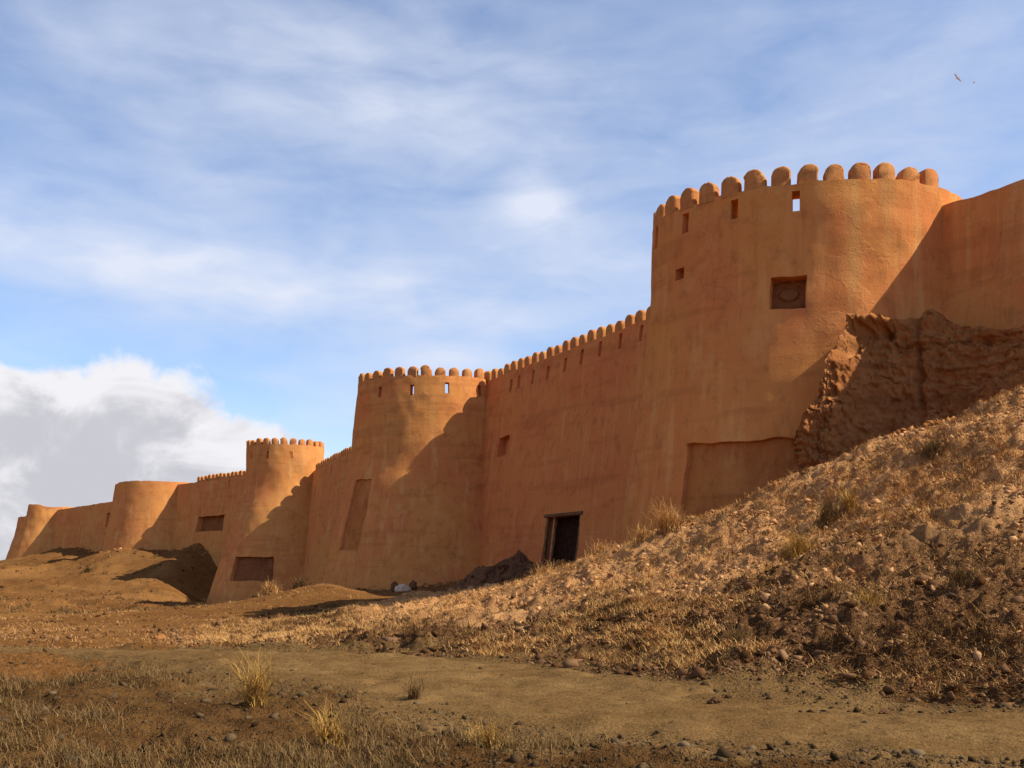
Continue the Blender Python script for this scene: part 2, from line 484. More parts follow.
# ------------------------------------------------------------------ masonry shells
def disp(x, y, z, amp):
    return amp * (fbm(x * .35, y * .35, z * .35, seed=41, octs=3) + .35 * vnoise(x * 1.6, y * 1.6, z * 1.6, seed=44))


class Tower:
    def __init__(s, c, a, b, rot, ztop, zbot, zbreak, k0, k1, amp=.07):
        s.c, s.a, s.b, s.rot, s.ztop, s.zbot, s.zb, s.k0, s.k1, s.amp = c, a, b, R(rot), ztop, zbot, zbreak, k0, k1, amp
        s.u_range = (-PI, PI); s.closed = True
        s.drop = None

    def flare(s, z):
        d = s.ztop - z; e = np.maximum(s.zb - z, 0)
        soft = np.where(e < 2.0, e * e / 4.0, e - 1.0)
        return s.k0 * d + (s.k1 - s.k0) * soft

    def P(s, u, z, off=0.0, noise=True):
        u = np.asarray(u, float); z = np.asarray(z, float)
        fl = s.flare(z)
        A, B = s.a + fl, s.b + fl
        lx, ly = A * np.cos(u), B * np.sin(u)
        nx, ny = np.cos(u) / A, np.sin(u) / B
        nl = np.hypot(nx, ny); nx, ny = nx / nl, ny / nl
        cr, sr = math.cos(s.rot), math.sin(s.rot)
        x = s.c[0] + cr * lx - sr * ly; y = s.c[1] + sr * lx + cr * ly
        wx, wy = cr * nx - sr * ny, sr * nx + cr * ny
        dd = (disp(x, y, z, s.amp) if noise else 0) - off
        return x + wx * dd, y + wy * dd, z, wx, wy

    def speed(s, u, z):
        fl = float(s.flare(np.array(z))); A, B = s.a + fl, s.b + fl
        return math.hypot(A * math.sin(u), B * math.cos(u))


class Wall:
    def __init__(s, p0, p1, ztop, zbot, k, thick=2.4, amp=.07):
        s.p0, s.p1, s.ztop, s.zbot, s.k, s.thick, s.amp = p0, p1, ztop, zbot, k, thick, amp
        L = math.hypot(p1[0] - p0[0], p1[1] - p0[1]); s.L = L
        s.d = ((p1[0] - p0[0]) / L, (p1[1] - p0[1]) / L); s.n = (-s.d[1], s.d[0])
        if s.n[0] * -p0[0] + s.n[1] * -p0[1] < 0: s.n = (-s.n[0], -s.n[1])
        s.u_range = (0, L); s.closed = False

    def P(s, u, z, off=0.0, noise=True):
        u = np.asarray(u, float); z = np.asarray(z, float)
        fl = s.k * (s.ztop - z)
        x = s.p0[0] + s.d[0] * u + s.n[0] * fl; y = s.p0[1] + s.d[1] * u + s.n[1] * fl
        dd = (disp(x, y, z, s.amp) if noise else 0) - off
        o = np.ones_like(x)
        return x + s.n[0] * dd, y + s.n[1] * dd, z, s.n[0] * o, s.n[1] * o

    def speed(s, u, z):
        return 1.0


def find(S, px, py):
    """where on a surface the photo shows a point: (u, z)"""
    u0, u1 = S.u_range; z0, z1 = S.zbot, S.ztop
    for it in range(4):
        u = np.linspace(u0, u1, 241); z = np.linspace(z0, z1, 161)
        U, Z = np.meshgrid(u, z, indexing='ij')
        x, y, zz, nx, ny = S.P(U, Z, 0, False)
        e = np.hypot(CX + F * x / y - px, HY - F * zz / y - py) + np.where(nx * x + ny * y > 0, 1e5, 0)
        i, j = np.unravel_index(np.argmin(e), e.shape)
        du, dz = (u[1] - u[0]) * 3, (z[1] - z[0]) * 3
        u0, u1, z0, z1 = U[i, j] - du, U[i, j] + du, Z[i, j] - dz, Z[i, j] + dz
    return float(U[i, j]), float(Z[i, j])


def lines(lo, hi, step, special):
    g = np.arange(lo, hi, step)
    if len(special):
        sp = np.array(sorted(special))
        g = g[np.min(np.abs(g[:, None] - sp[None]), 1) > step * .35]
        g = np.concatenate([g, sp[(sp > lo) & (sp < hi)]])
    return np.unique(np.concatenate([g, [hi]]))


def shell(name, S, du, dz, thick, floor_drop, holes=(), recs=(), drop=None):
    """a battered wall with a hollow parapet; holes go through the parapet, recesses are sunk into the face"""
    su, sz = [], []
    zf = S.ztop - floor_drop
    for h in holes: su += [h[0], h[1]]; sz += [h[2], h[3]]
    for r in recs:
        eu = .012 / S.speed((r[0] + r[1]) / 2, S.ztop)
        su += [r[0] - eu, r[0] + eu, r[1] - eu, r[1] + eu]; sz += [r[2] - .012, r[2] + .012, r[3] - .012, r[3] + .012]
    us = lines(S.u_range[0], S.u_range[1], du, su)
    if S.closed: us = us[:-1]
    zs = lines(S.zbot, S.ztop, dz, sz + [zf])
    nu, nz = len(us), len(zs)
    U, Z = np.meshgrid(us, zs, indexing='ij')
    OFF = np.zeros_like(U)
    for r in recs:
        OFF = np.where((U > r[0]) & (U < r[1]) & (Z > r[2]) & (Z < r[3]), r[4], OFF)
    Zw = Z.copy(); Uw = U.copy()
    for r in recs:
        sp_ = S.speed((r[0] + r[1]) / 2, r[3])
        du_ = np.minimum(np.abs(U - r[0]), np.abs(U - r[1])) * sp_; dz_ = np.minimum(np.abs(Z - r[2]), np.abs(Z - r[3]))
        near_ = (U > r[0] - 1.2 / sp_) & (U < r[1] + 1.2 / sp_) & (Z > r[2] - 1.2) & (Z < r[3] + 1.2)
        a_ = min(.07, .03 * (r[3] - r[2] + .6))
        Zw += np.where(near_, a_ * fbm(U * sp_ * 1.1, Z * .4, seed=51, octs=4) * np.exp(-(dz_ / .45) ** 2), 0)
        Uw += np.where(near_, a_ / sp_ * fbm(Z * 1.1, U * sp_ * .4, seed=52, octs=4) * np.exp(-(du_ / .45) ** 2), 0)
    cx_, cy_, _, _, _ = S.P(us, np.full(nu, S.ztop), 0, False)
    Zw[:, -1] += .05 * fbm(cx_ * 1.5, cy_ * 1.5, seed=71, octs=3)
    if drop is not None:
        f = (Zw - S.zbot) / (S.ztop - S.zbot)
        Zw = Zw - drop(us)[:, None] * f ** 2
    def put(zgrid, off):
        x, y, _, wx, wy = S.P(Uw[:, -zgrid.shape[1]:], Z[:, -zgrid.shape[1]:], off)
        return np.stack([x, y, zgrid], 2)
    O = put(Zw, OFF)
    jf = int(np.argmin(np.abs(zs - zf)))
    I = put(Zw[:, jf:], np.full_like(Zw[:, jf:], thick))
    verts = list(map(tuple, O.reshape(-1, 3))) + list(map(tuple, I.reshape(-1, 3)))
    ni = nz - jf; base = nu * nz
    o = lambda i, j: (i % nu) * nz + j
    n = lambda i, j: base + (i % nu) * ni + (j - jf)
    hole = np.zeros((nu, nz), bool)
    um = (us + np.roll(us, -1)) / 2
    if S.closed: um[-1] = (us[-1] + PI) / 2
    for h in holes:
        for i in range(nu):
            if h[0] < um[i] < h[1]:
                for j in range(nz - 1):
                    if h[2] < (zs[j] + zs[j + 1]) / 2 < h[3]: hole[i, j] = True
    faces = []
    N = nu if S.closed else nu - 1
    for i in range(N):
        for j in range(nz - 1):
            if not hole[i, j]:
                faces.append((o(i, j), o(i + 1, j), o(i + 1, j + 1), o(i, j + 1)))
                if j >= jf: faces.append((n(i, j), n(i, j + 1), n(i + 1, j + 1), n(i + 1, j)))
            else:
                if not hole[i, j - 1]: faces.append((o(i, j), n(i, j), n(i + 1, j), o(i + 1, j)))
                if not hole[i, j + 1]: faces.append((o(i, j + 1), o(i + 1, j + 1), n(i + 1, j + 1), n(i, j + 1)))
                if not hole[i - 1, j]: faces.append((o(i, j), o(i, j + 1), n(i, j + 1), n(i, j)))
                if not hole[(i + 1) % nu, j]: faces.append((o(i + 1, j), n(i + 1, j), n(i + 1, j + 1), o(i + 1, j + 1)))
        faces.append((o(i, nz - 1), o(i + 1, nz - 1), n(i + 1, nz - 1), n(i, nz - 1)))
    if S.closed:
        cz = float(np.mean(I[:, 0, 2])); verts.append((S.c[0], S.c[1], cz)); q = len(verts) - 1
        for i in range(nu): faces.append((n(i, jf), n(i + 1, jf), q))
    else:
        bf = []
        for i in range(nu):
            bx = S.p0[0] + S.d[0] * us[i] - S.n[0] * S.thick; by = S.p0[1] + S.d[1] * us[i] - S.n[1] * S.thick
            verts.append((bx, by, I[i, 0, 2])); verts.append((bx, by, S.zbot)); bf.append(len(verts) - 2)
        for i in range(nu - 1):
            faces.append((n(i, jf), n(i + 1, jf), bf[i + 1], bf[i])); faces.append((bf[i], bf[i + 1], bf[i + 1] + 1, bf[i] + 1))
        for i, fl in ((0, 1), (nu - 1, -1)):
            ring = [o(i, j) for j in range(nz)] + [n(i, j) for j in range(nz - 1, jf - 1, -1)] + [bf[i], bf[i] + 1]
            faces.append(tuple(ring[::-fl]))
    me = bpy.data.meshes.new(name); me.from_pydata(verts, [], faces); me.update()
    bm = bmesh.new(); bm.from_mesh(me); bmesh.ops.recalc_face_normals(bm, faces=bm.faces[:]); bm.to_mesh(me); bm.free()
    smooth(me, 32)
    return me


def merlon_mesh(seed, w=.80, h=.78, t=.5):
    """round-headed merlon, hand-shaped"""
    rs = random.Random(seed)
    w *= rs.uniform(.90, 1.07); h *= rs.uniform(.84, 1.08); lean = rs.uniform(-.07, .07); chip = rs.uniform(0, PI)
    prof = [(-w / 2 * 1.04, -.12), (-w / 2 * 1.02, .1), (-w / 2, h - w * .46)]
    for k in range(1, 12):
        a = PI - PI * k / 12
        q = 1 - rs.choice((0, .05, .14)) * math.exp(-((a - chip) / .35) ** 2)
        prof.append((lean + math.cos(a) * w / 2 * rs.uniform(.955, 1.03) * q, h - w * .42 + math.sin(a) * w * .42 * rs.uniform(.95, 1.04) * q))
    prof += [(w / 2, h - w * .46), (w / 2 * 1.02, .1), (w / 2 * 1.04, -.12)]
    bm = bmesh.new(); rings = []
    for (yo, sc) in ((-t / 2, .86), (-t / 2 + .05, .97), (-t / 2 + .14, 1.0), (t / 2 - .14, 1.0), (t / 2 - .05, .97), (t / 2, .86)):
        rings.append([bm.verts.new((x * sc, yo + rs.uniform(-.012, .012), (z - .2) * (sc if z > .2 else 1) + .2)) for x, z in prof])
    m = len(prof)
    for a, b in zip(rings, rings[1:]):
        for k in range(m): bm.faces.new((a[k], a[(k + 1) % m], b[(k + 1) % m], b[k]))
    bm.faces.new(rings[0][::-1]); bm.faces.new(rings[-1])
    bmesh.ops.recalc_face_normals(bm, faces=bm.faces[:])
    me = bpy.data.meshes.new('merlon'); bm.to_mesh(me); bm.free(); smooth(me, 50)
    me.materials.append(M['merlon'])
    return me


MERL = [merlon_mesh(k) for k in range(16)]


def merlons(S, root, u0, u1, pitch, thick, inv):
    """children of the tower or wall, evenly spaced along its rim"""
    u = np.linspace(u0, u1, 3000)
    x, y, _, wx, wy = S.P(u, np.full_like(u, S.ztop), thick / 2, False)
    s = np.concatenate([[0], np.cumsum(np.hypot(np.diff(x), np.diff(y)))])
    n = int(round(s[-1] / pitch))
    for k in range(n):
        q = (k + .5) * s[-1] / n
        px, py = np.interp(q, s, x), np.interp(q, s, y); ax, ay = np.interp(q, s, wx), np.interp(q, s, wy)
        o = bpy.data.objects.new('merlon', MERL[random.randrange(16)]); COL.objects.link(o)
        o.parent = root
        o.location = (px - root.location.x, py - root.location.y, S.ztop - root.location.z)
        o.rotation_euler = (random.uniform(-.04, .04), random.uniform(-.045, .045), random.uniform(-.06, .06) + math.atan2(ay, ax) + PI / 2)


def child(name, me, mat, root):
    o = link_mesh(name, me, mat, root)
    o.matrix_parent_inverse = Matrix.Translation(-Vector(root.location))
    return o


def slot(S, px, py, w, h):
    u, z = find(S, px, py); du = w / 2 / S.speed(u, z)
    return (u - du, u + du, z - h / 2, z + h / 2)


def rect(S, px0, py0, px1, py1, depth):
    """recess seen between two picture columns and two rows"""
    pts = [find(S, a, b) for a, b in ((px0, py0), (px1, py0), (px0, py1), (px1, py1))]
    uu = sorted((p[0] for p in pts)); zz = sorted((p[1] for p in pts))
    return ((uu[0] + uu[1]) / 2, (uu[2] + uu[3]) / 2, (zz[0] + zz[1]) / 2, (zz[2] + zz[3]) / 2, depth)


def infill(S, rec, name, mat, root, lens=False, proud=.05, bricks=True):
    """uneven filling at the back of a recess"""
    n, m = 48, 40
    e = -.16 / S.speed((rec[0] + rec[1]) / 2, rec[2])
    U, Z = np.meshgrid(np.linspace(rec[0] + e, rec[1] - e, n), np.linspace(rec[2] - .16, rec[3] + .16, m), indexing='ij')
    a = np.linspace(-1, 1, n)[:, None]; b = np.linspace(-1, 1, m)[None]
    off = rec[4] - proud - .02 * fbm(a * 5 + 0 * b, b * 6 + 0 * a, seed=91, octs=3)
    if bricks:
        c = np.abs(((b + 1) * 5.0) % 1 - .5) + 0 * a
        off = off + .02 * sstep(.40, .47, c)
    if lens:
        r = (a / .55) ** 2 + ((b - .05) / .34) ** 2
        off = off - .09 * (1 - sstep(.55, 1.0, r)) + .05 * np.exp(-((r - 1.05) / .15) ** 2)
        off = off + .10 * sstep(.55, .95, b + 0 * a)
    x, y, z, _, _ = S.P(U, Z, off)
    me = mesh_np(name, np.stack([x, y, z], 2).reshape(-1, 3), grid_quads(n, m), True)
    # give it a body: skirt pushed back behind the recess floor
    bm = bmesh.new(); bm.from_mesh(me)
    ed = [q for q in bm.edges if q.is_boundary]
    r_ = bmesh.ops.extrude_edge_only(bm, edges=ed)
    uc = (rec[0] + rec[1]) / 2
    _, _, _, wx, wy = S.P(np.array([uc]), np.array([rec[2]]), 0, False)
    for v in [g for g in r_['geom'] if isinstance(g, bmesh.types.BMVert)]:
        v.co.x -= float(wx[0]) * (proud + .04); v.co.y -= float(wy[0]) * (proud + .04)
    bmesh.ops.recalc_face_normals(bm, faces=bm.faces[:]); bm.to_mesh(me); bm.free()
    return child(name, me, mat, root)


def bar(p, q, w, d, up=(0, 0, 1)):
    """squared timber from p to q as a bmesh box with softened edges"""
    p, q = Vector(p), Vector(q); ax = (q - p); L = ax.length; ax.normalize()
    s1 = ax.cross(Vector(up)); s1 = s1.normalized() if s1.length > .01 else Vector((1, 0, 0)); s2 = ax.cross(s1)
    bm = bmesh.new(); bmesh.ops.create_cube(bm, size=1)
    for v in bm.verts:
        c = v.co.copy(); v.co = p + ax * (c.z + .5) * L + s1 * c.x * w + s2 * c.y * d
    bmesh.ops.bevel(bm, geom=bm.edges[:], offset=min(w, d) * .12, segments=1, affect='EDGES')
    bmesh.ops.recalc_face_normals(bm, faces=bm.faces[:])
    me = bpy.data.meshes.new('timber'); bm.to_mesh(me); bm.free()
    return me


# ---------------------------------------------------- towers
GT = 'round towers of the mud fortress'
T1 = Tower((12.95, 44.55), 6.65, 4.9, -13, 15.45, -2.0, 12.6, .012, .125, .07)
T2 = Tower((-6.8, 82.2), 5.9, 4.4, -8, 15.15, -4.5, 9.2, .10, .24, .08)
T3 = Tower((-28.2, 124.5), 4.75, 4.2, 0, 15.15, -8.0, 11.2, .02, .33, .08)
T4 = Tower((-53.2, 151), 6.4, 5.4, 0, 12.9, -2.0, 10.0, .14, .2, .045)
T5 = Tower((-88.4, 193), 6.2, 5.4, 0, 12.1, -1.0, 9.0, .15, .3, .10)


def tower(S, label, holes, recs, mer, mat, du, dz, drop=None, th=.6):
    r = empty('round_tower', (S.c[0], S.c[1], S.zbot + 1.5), label, 'tower', GT)
    me = shell('tower_wall', S, du, dz, th, 1.9, holes, recs, drop)
    child('tower_wall', me, mat, r)
    if mer: merlons(S, r, mer[0], mer[1], mer[2], .55, None)
    return r


h1 = [slot(T1, 796, 201, .30, .80), slot(T1, 734, 209, .32, .80), slot(T1, 685, 223, .36, .85), slot(T1, 656, 238, .40, .95)]
w1 = rect(T1, 771, 276, 806, 309, .62)
sq = rect(T1, 675, 268, 683, 279, .45)
ap = rect(T1, 683, 446, 815, 545, .30)
ap = (ap[0], ap[1], -1.9, find(T1, 740, 441)[1], .28)
t1 = tower(T1, 'largest and nearest round mud tower with a bricked-up square window below its battlements', h1, [w1, sq, ap], (R(-205), R(-38), 1.02), M['mud'], R(1.6), .22, th=.95)
infill(T1, ap, 'base_patch', M['mud_old'], t1, bricks=False)['label'] = 'older mud face under the plaster edge, recess shade painted in'  # shade of the upright recess is put into the mud colour
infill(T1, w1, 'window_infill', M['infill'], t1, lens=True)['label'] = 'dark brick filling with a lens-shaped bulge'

h2 = [slot(T2, 380, 392, .32, .85), slot(T2, 412, 390, .32, .85), slot(T2, 447, 388, .32, .85), slot(T2, 480, 391, .32, .85)]
pn = rect(T2, 350, 480, 366, 550, .22)
t2 = tower(T2, 'mid-distance round mud tower with bright slots and a tall sunken panel on its left flank', h2, [pn], (R(-205), R(15), 1.10), M['mud'], R(1.8), .28, th=.75)
infill(T2, pn, 'sunken_panel', M['mud_old'], t2, bricks=False)

h3 = [slot(T3, 251, 455, .35, .85), slot(T3, 268, 455, .35, .9), slot(T3, 291, 455, .38, .8)]
n3 = rect(T3, 233, 557, 273, 581, .55)
t3 = tower(T3, 'slender round mud tower with a flared foot and a wide blind niche near its base', h3, [n3], (R(-205), R(15), 1.06), M['mud_far'], R(2.2), .35)
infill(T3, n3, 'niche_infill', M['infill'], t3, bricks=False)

t4 = tower(T4, 'plain round mud tower without battlements standing on the sunlit spur', [], [], None, M['mud_far'], R(2.5), .4,
           lambda u: .12 * fbm(u * 1.5, u * 0 + 3, seed=61, octs=3))
t5 = tower(T5, 'farthest crumbling mud tower with a broken stepped rim', [], [], None, M['mud_far'], R(2.5), .4,
           lambda u: 2.2 * sstep(-1.98, -2.12, u) + 2.2 * sstep(2.2, 2.5, u) + .25 * fbm(u * 1.7, u * 0 + 9, seed=62, octs=3))

# ---------------------------------------------------- curtain walls between them
GW = 'curtain walls of the mud fortress'
W0 = Wall((16.15, 42.3), (23.05, 32.4), 14.75, -1.5, .06, 2.2, .05)
W1 = Wall((13.5, 49.3), (-3.9, 83.2), 15.0, -4.5, .13, 2.4, .06)
W2 = Wall((-9.0, 84.0), (-25.0, 124.0), 12.1, -8.0, .16, 2.4, .06)
W3 = Wall((-29.0, 126.0), (-53.0, 151.0), 12.55, -6.0, .16, 2.4, .08)
W4 = Wall((-55.0, 152.0), (-88.0, 191.0), 11.3, -1.5, .16, 2.4, .10)


def wall(S, label, holes=(), recs=(), mer=None, mat=None, du=.35, dz=.35, th=.55):
    r = empty('curtain_wall', ((S.p0[0] + S.p1[0]) / 2, (S.p0[1] + S.p1[1]) / 2, S.zbot + 1.5), label, 'wall', GW)
    child('wall_body', shell('wall_body', S, du, dz, th, 1.9, holes, recs), mat or M['mud'], r)
    if mer: merlons(S, r, mer[0], mer[1], mer[2], .55, None)
    return r


wall(W0, 'tall plain shaded wall running off to the right from the largest tower', mat=M['mud'])
hw = []
for px, py in ((641, 333), (620, 341), (600, 349), (582, 357), (565, 365), (547, 373), (533, 377), (519, 382), (511, 386)):
    hw.append(slot(W1, px, py, .36, 1.0))
dr = rect(W1, 544, 516, 578, 562, .9)
dr = (dr[0], dr[1], dr[2] - .8, dr[3], .9)
wn = rect(W1, 498, 437, 508, 456, .6)
hw.sort()
hw = [h for k, h in enumerate(hw) if k == 0 or h[0] > hw[k - 1][1] + .1]
w1o = wall(W1, 'long crenellated curtain wall with a timber-framed gateway between the two nearest towers', hw, [dr, wn], (4.5, 34.5, 1.10), M['mud_red'], th=1.0)
um0, um1 = dr[0], dr[1]
_P = lambda u, z, off: tuple(float(v) for v in S3(u, z, off))


def S3(u, z, off):
    x, y, zz, _, _ = W1.P(np.array([u]), np.array([z]), off, False)
    return x[0], y[0], zz[0]


n1v = Vector((W1.n[0], W1.n[1], 0))
def sub(name, me, mat, par, label=None):
    o = link_mesh(name, me, mat, par)
    o.matrix_parent_inverse = Matrix.Translation(-Vector(w1o.location))
    if label: o['label'] = label
    return o


df = bpy.data.objects.new('door_frame', None); COL.objects.link(df); df.parent = w1o
df['label'] = 'weathered timber posts and lintel'
sub('lintel', bar(S3(um0 - .25, dr[3] + .08, .02), S3(um1 + .25, dr[3] + .08, .02), .22, .22, n1v), M['wood'], df)
sub('post', bar(S3(um0 + .12, dr[2], .12), S3(um0 + .12, dr[3] - .03, .12), .16, .14, n1v), M['wood'], df)
sub('post', bar(S3(um1 - .12, dr[2], .12), S3(um1 - .12, dr[3] - .03, .12), .16, .14, n1v), M['wood'], df)
sub('post', bar(S3(um1 - .75, dr[2], .25), S3(um1 - .75, dr[3] - .1, .25), .16, .12, n1v), M['wood_pale'], df, 'pale inner door post')
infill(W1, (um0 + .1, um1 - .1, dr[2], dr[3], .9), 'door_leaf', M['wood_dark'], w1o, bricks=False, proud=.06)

h2w = [slot(W2, px, py, .36, .95) for px, py in ((347, 458), (339, 464), (331, 469))]
wall(W2, 'short crenellated wall seen edge-on between the mid-distance tower and the slender tower', h2w, [], (12, 40, 1.08), M['mud_far'], .4, .4)
n4 = rect(W3, 197, 516, 223, 531, .9)
n4 = (n4[0], n4[1], n4[2], n4[3], .9)
h3w = [slot(W3, px, py, .4, 1.0) for px, py in ((229, 483), (214, 488))]
w3o = wall(W3, 'crenellated wall with a dark blind opening between the slender tower and the plain tower', h3w, [n4], (8, 23.2, 1.08), M['mud_far'], .45, .4)
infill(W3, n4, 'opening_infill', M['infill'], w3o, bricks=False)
sl = rect(W4, 106, 513, 111, 527, .5)
wall(W4, 'low plain wall in shade between the plain tower and the crumbling tower', [], [sl], None, M['mud_far'], .5, .45)


# ---------------------------------------------------- eroded mud mass at the corner
def mud_mass():
    top = np.array([(796, 437, 37.6), (812, 405, 37.4), (828, 372, 37.4), (838, 338, 37.6), (846, 313, 37.8), (870, 316, 38.2), (900, 319, 38.4), (922, 318, 38.3), (934, 309, 38.2), (946, 322, 38.0), (975, 330, 37.0), (1010, 328, 35.8), (1060, 318, 34.2), (1120, 318, 32.6)])
    n, m = 260, 150
    s = np.linspace(0, 1, n); k = np.linspace(0, 1, len(top))
    # arc-length resampling of the crest
    P3 = np.array([at(*p) for p in top]); L = np.r_[0, np.cumsum(np.linalg.norm(np.diff(P3, axis=0), axis=1))]; L /= L[-1]
    tp = np.stack([np.interp(s, L, P3[:, i]) for i in range(3)], 1)
    gx_ = np.interp(s, [0, .25, .45, .7, 1], [-1.5, -1.7, -2.0, -1.8, -1.6]); gy_ = np.interp(s, [0, .25, .45, .7, 1], [-.1, -.9, -2.4, -3.0, -2.6])
    V = np.zeros((n, m, 3))
    zb = 0.2 + 4.0 * s
    for j in range(m):
        t = j / (m - 1)
        if t < .2:                                       # ledge running back into the walls behind
            q = 1 - t / .2
            V[:, j] = tp + np.stack([q * 2.2 + 0 * s, q * 2.6 + 0 * s, -.15 * q + 0 * s], 1)
        else:
            q = (t - .2) / .8
            V[:, j, 0] = tp[:, 0] + gx_ * q ** 1.15 * .8
            V[:, j, 1] = tp[:, 1] + gy_ * q ** 1.15
            V[:, j, 2] = tp[:, 2] * (1 - q) + zb * q
    x, y, z = V[..., 0].ravel(), V[..., 1].ravel(), V[..., 2].ravel()
    d = .22 * fbm(x * .5, y * .5, z * .5, seed=81, octs=4) + .17 * fbm(x * 1.6, y * 1.6, z * 2.2, seed=82, octs=4, gain=.6)
    d += .16 * np.abs(fbm(x * 3.1, y * 3.1, z * 3.1, seed=83, octs=4, gain=.7)) + .06 * np.sign(vnoise(x * .3, y * .3, z * 2.4, seed=86))
    px = CX + F * x / y; py = HY - F * z / y
    for (a, b, ra, rb, dep) in ((858, 332, 14, 10, .9), (848, 346, 9, 9, .8), (884, 334, 8, 5, .6), (884, 428, 8, 9, .6), (921, 380, 3, 60, .35), (934, 322, 6, 8, -.3), (870, 322, 18, 4, -.25)):
        d -= dep * np.exp(-((px - a) / ra) ** 2 - ((py - b) / rb) ** 2)
    nv = np.array((-.72, -.69, .1))
    V = V.reshape(-1, 3) + nv[None] * d[:, None]
    V[:, 2] += .12 * fbm(x * 2, y * 2, z * 2, seed=85, octs=3)
    me = mesh_np('mud_mass', V, grid_quads(n, m), True)
    bm = bmesh.new(); bm.from_mesh(me); bmesh.ops.recalc_face_normals(bm, faces=bm.faces[:])
    bm.faces.ensure_lookup_table()
    if sum(f.normal.y for f in bm.faces) > 0: bmesh.ops.reverse_faces(bm, faces=bm.faces[:])
    bm.to_mesh(me); bm.free()
    return me


tag(link_mesh('eroded_mud_mass', mud_mass(), M['ruin']), 'rough eroded mud mass with hollows in the shaded corner beside the largest tower', 'ruin')


def lump(name, c, rx, ry, rz, seed, amp, mat, sub=4, flat=0.0):
    bm = bmesh.new(); bmesh.ops.create_icosphere(bm, subdivisions=sub, radius=1)
    P = np.array([v.co[:] for v in bm.verts])
    n = fbm(P[:, 0] * 1.6 + seed, P[:, 1] * 1.6, P[:, 2] * 1.6, seed=seed, octs=5, gain=.58)
    P = P * (1 + amp * n)[:, None]
    P[:, 2] = np.where(P[:, 2] < 0, P[:, 2] * .5, P[:, 2])
    for v, p in zip(bm.verts, P): v.co = (p[0] * rx, p[1] * ry, p[2] * rz)
    me = bpy.data.meshes.new(name); bm.to_mesh(me); bm.free()
    me.polygons.foreach_set('use_smooth', [sub > 3] * len(me.polygons))
    o = link_mesh(name, me, mat); o.location = c
    return o


def heap(px, py, d, rx, ry, hh):
    cx_, cy_, _ = at(px, py, d)
    g = np.linspace(-1.25, 1.25, 110); A, B = np.meshgrid(g, g, indexing='ij')
    x = cx_ + A.ravel() * rx; y = cy_ + B.ravel() * ry
    q = np.hypot(A.ravel() + .25 * vnoise(x * .5, y * .5, seed=301), B.ravel())
    m = hh * np.exp(-(q / .55) ** 2) * (1 + .25 * fbm(x * .7, y * .7, seed=302, octs=3))
    m = m + np.exp(-(q / .8) ** 4) * (.16 * np.abs(fbm(x * 2.2, y * 2.2, seed=303, octs=4, gain=.65)) + .1 * np.sign(vnoise(x * 1.5, y * 1.5, seed=304)))
    z = ground_z(x, y) - .12 - .5 * sstep(.95, 1.25, q) + m
    V = np.stack([x, y, z], 1); Fq_ = grid_quads(110, 110)
    # broken lumps lying on it, part of the same pile
    v, f = ico(1); rr_ = np.random.default_rng(55); n = 260
    ia = rr_.integers(0, len(x), n * 3); ia = ia[q[ia] < .95][:n]; n = len(ia)
    sz = np.clip(.07 * (1 / rr_.uniform(.04, 1, n)) ** .5, .06, .34)
    L = v[None] * (1 + rr_.normal(0, .22, (n, len(v), 1))) * rr_.uniform(.6, 1.2, (n, 1, 3)) * sz[:, None, None] + V[ia][:, None]
    me = bpy.data.meshes.new('rubble_heap')
    me.from_pydata([tuple(p) for p in V] + [tuple(p) for p in L.reshape(-1, 3)], [], [tuple(int(k) for k in p[::-1]) for p in Fq_] + [tuple(int(k) + len(V) + j * len(v) for k in p) for j in range(n) for p in f])
    me.update()
    return link_mesh('rubble_heap', me, M['heap'])


def ico(sub):
    bm = bmesh.new(); bmesh.ops.create_icosphere(bm, subdivisions=sub, radius=1)
    v = np.array([q.co[:] for q in bm.verts]); f = np.array([[q.index for q in p.verts] for p in bm.faces]); bm.free()
    return v, f


tag(heap(502, 582, 66.0, 4.8, 3.0, 1.25), 'dark heap of rubble against the foot of the wall left of the gateway', 'rubble')
x, y, _ = at(403, 577, 70.5)
tag(lump('pale_block', (x, y, gz(x, y) + .1), .62, .5, .42, 5, .16, M['pale_stone'], 3), 'pale whitish block lying at the foot of the mid-distance tower', 'stone')
for (px, col, lb) in ((395, 'heap', 'dark lump touching the left side of the pale block'), (413, 'heap', 'dark lump touching the right side of the pale block')):
    x, y, _ = at(px, 576, 70.9)
    tag(lump('dark_lump', (x, y, gz(x, y) + .2), .3, .3, .45, px, .25, M[col], 3), lb, 'stone')


# ------------------------------------------------------------------ loose stones (stuff)
ICO = None


def ico(sub):
    bm = bmesh.new(); bmesh.ops.create_icosphere(bm, subdivisions=sub, radius=1)
    v = np.array([q.co[:] for q in bm.verts]); f = np.array([[q.index for q in p.verts] for p in bm.faces]); bm.free()
    return v, f


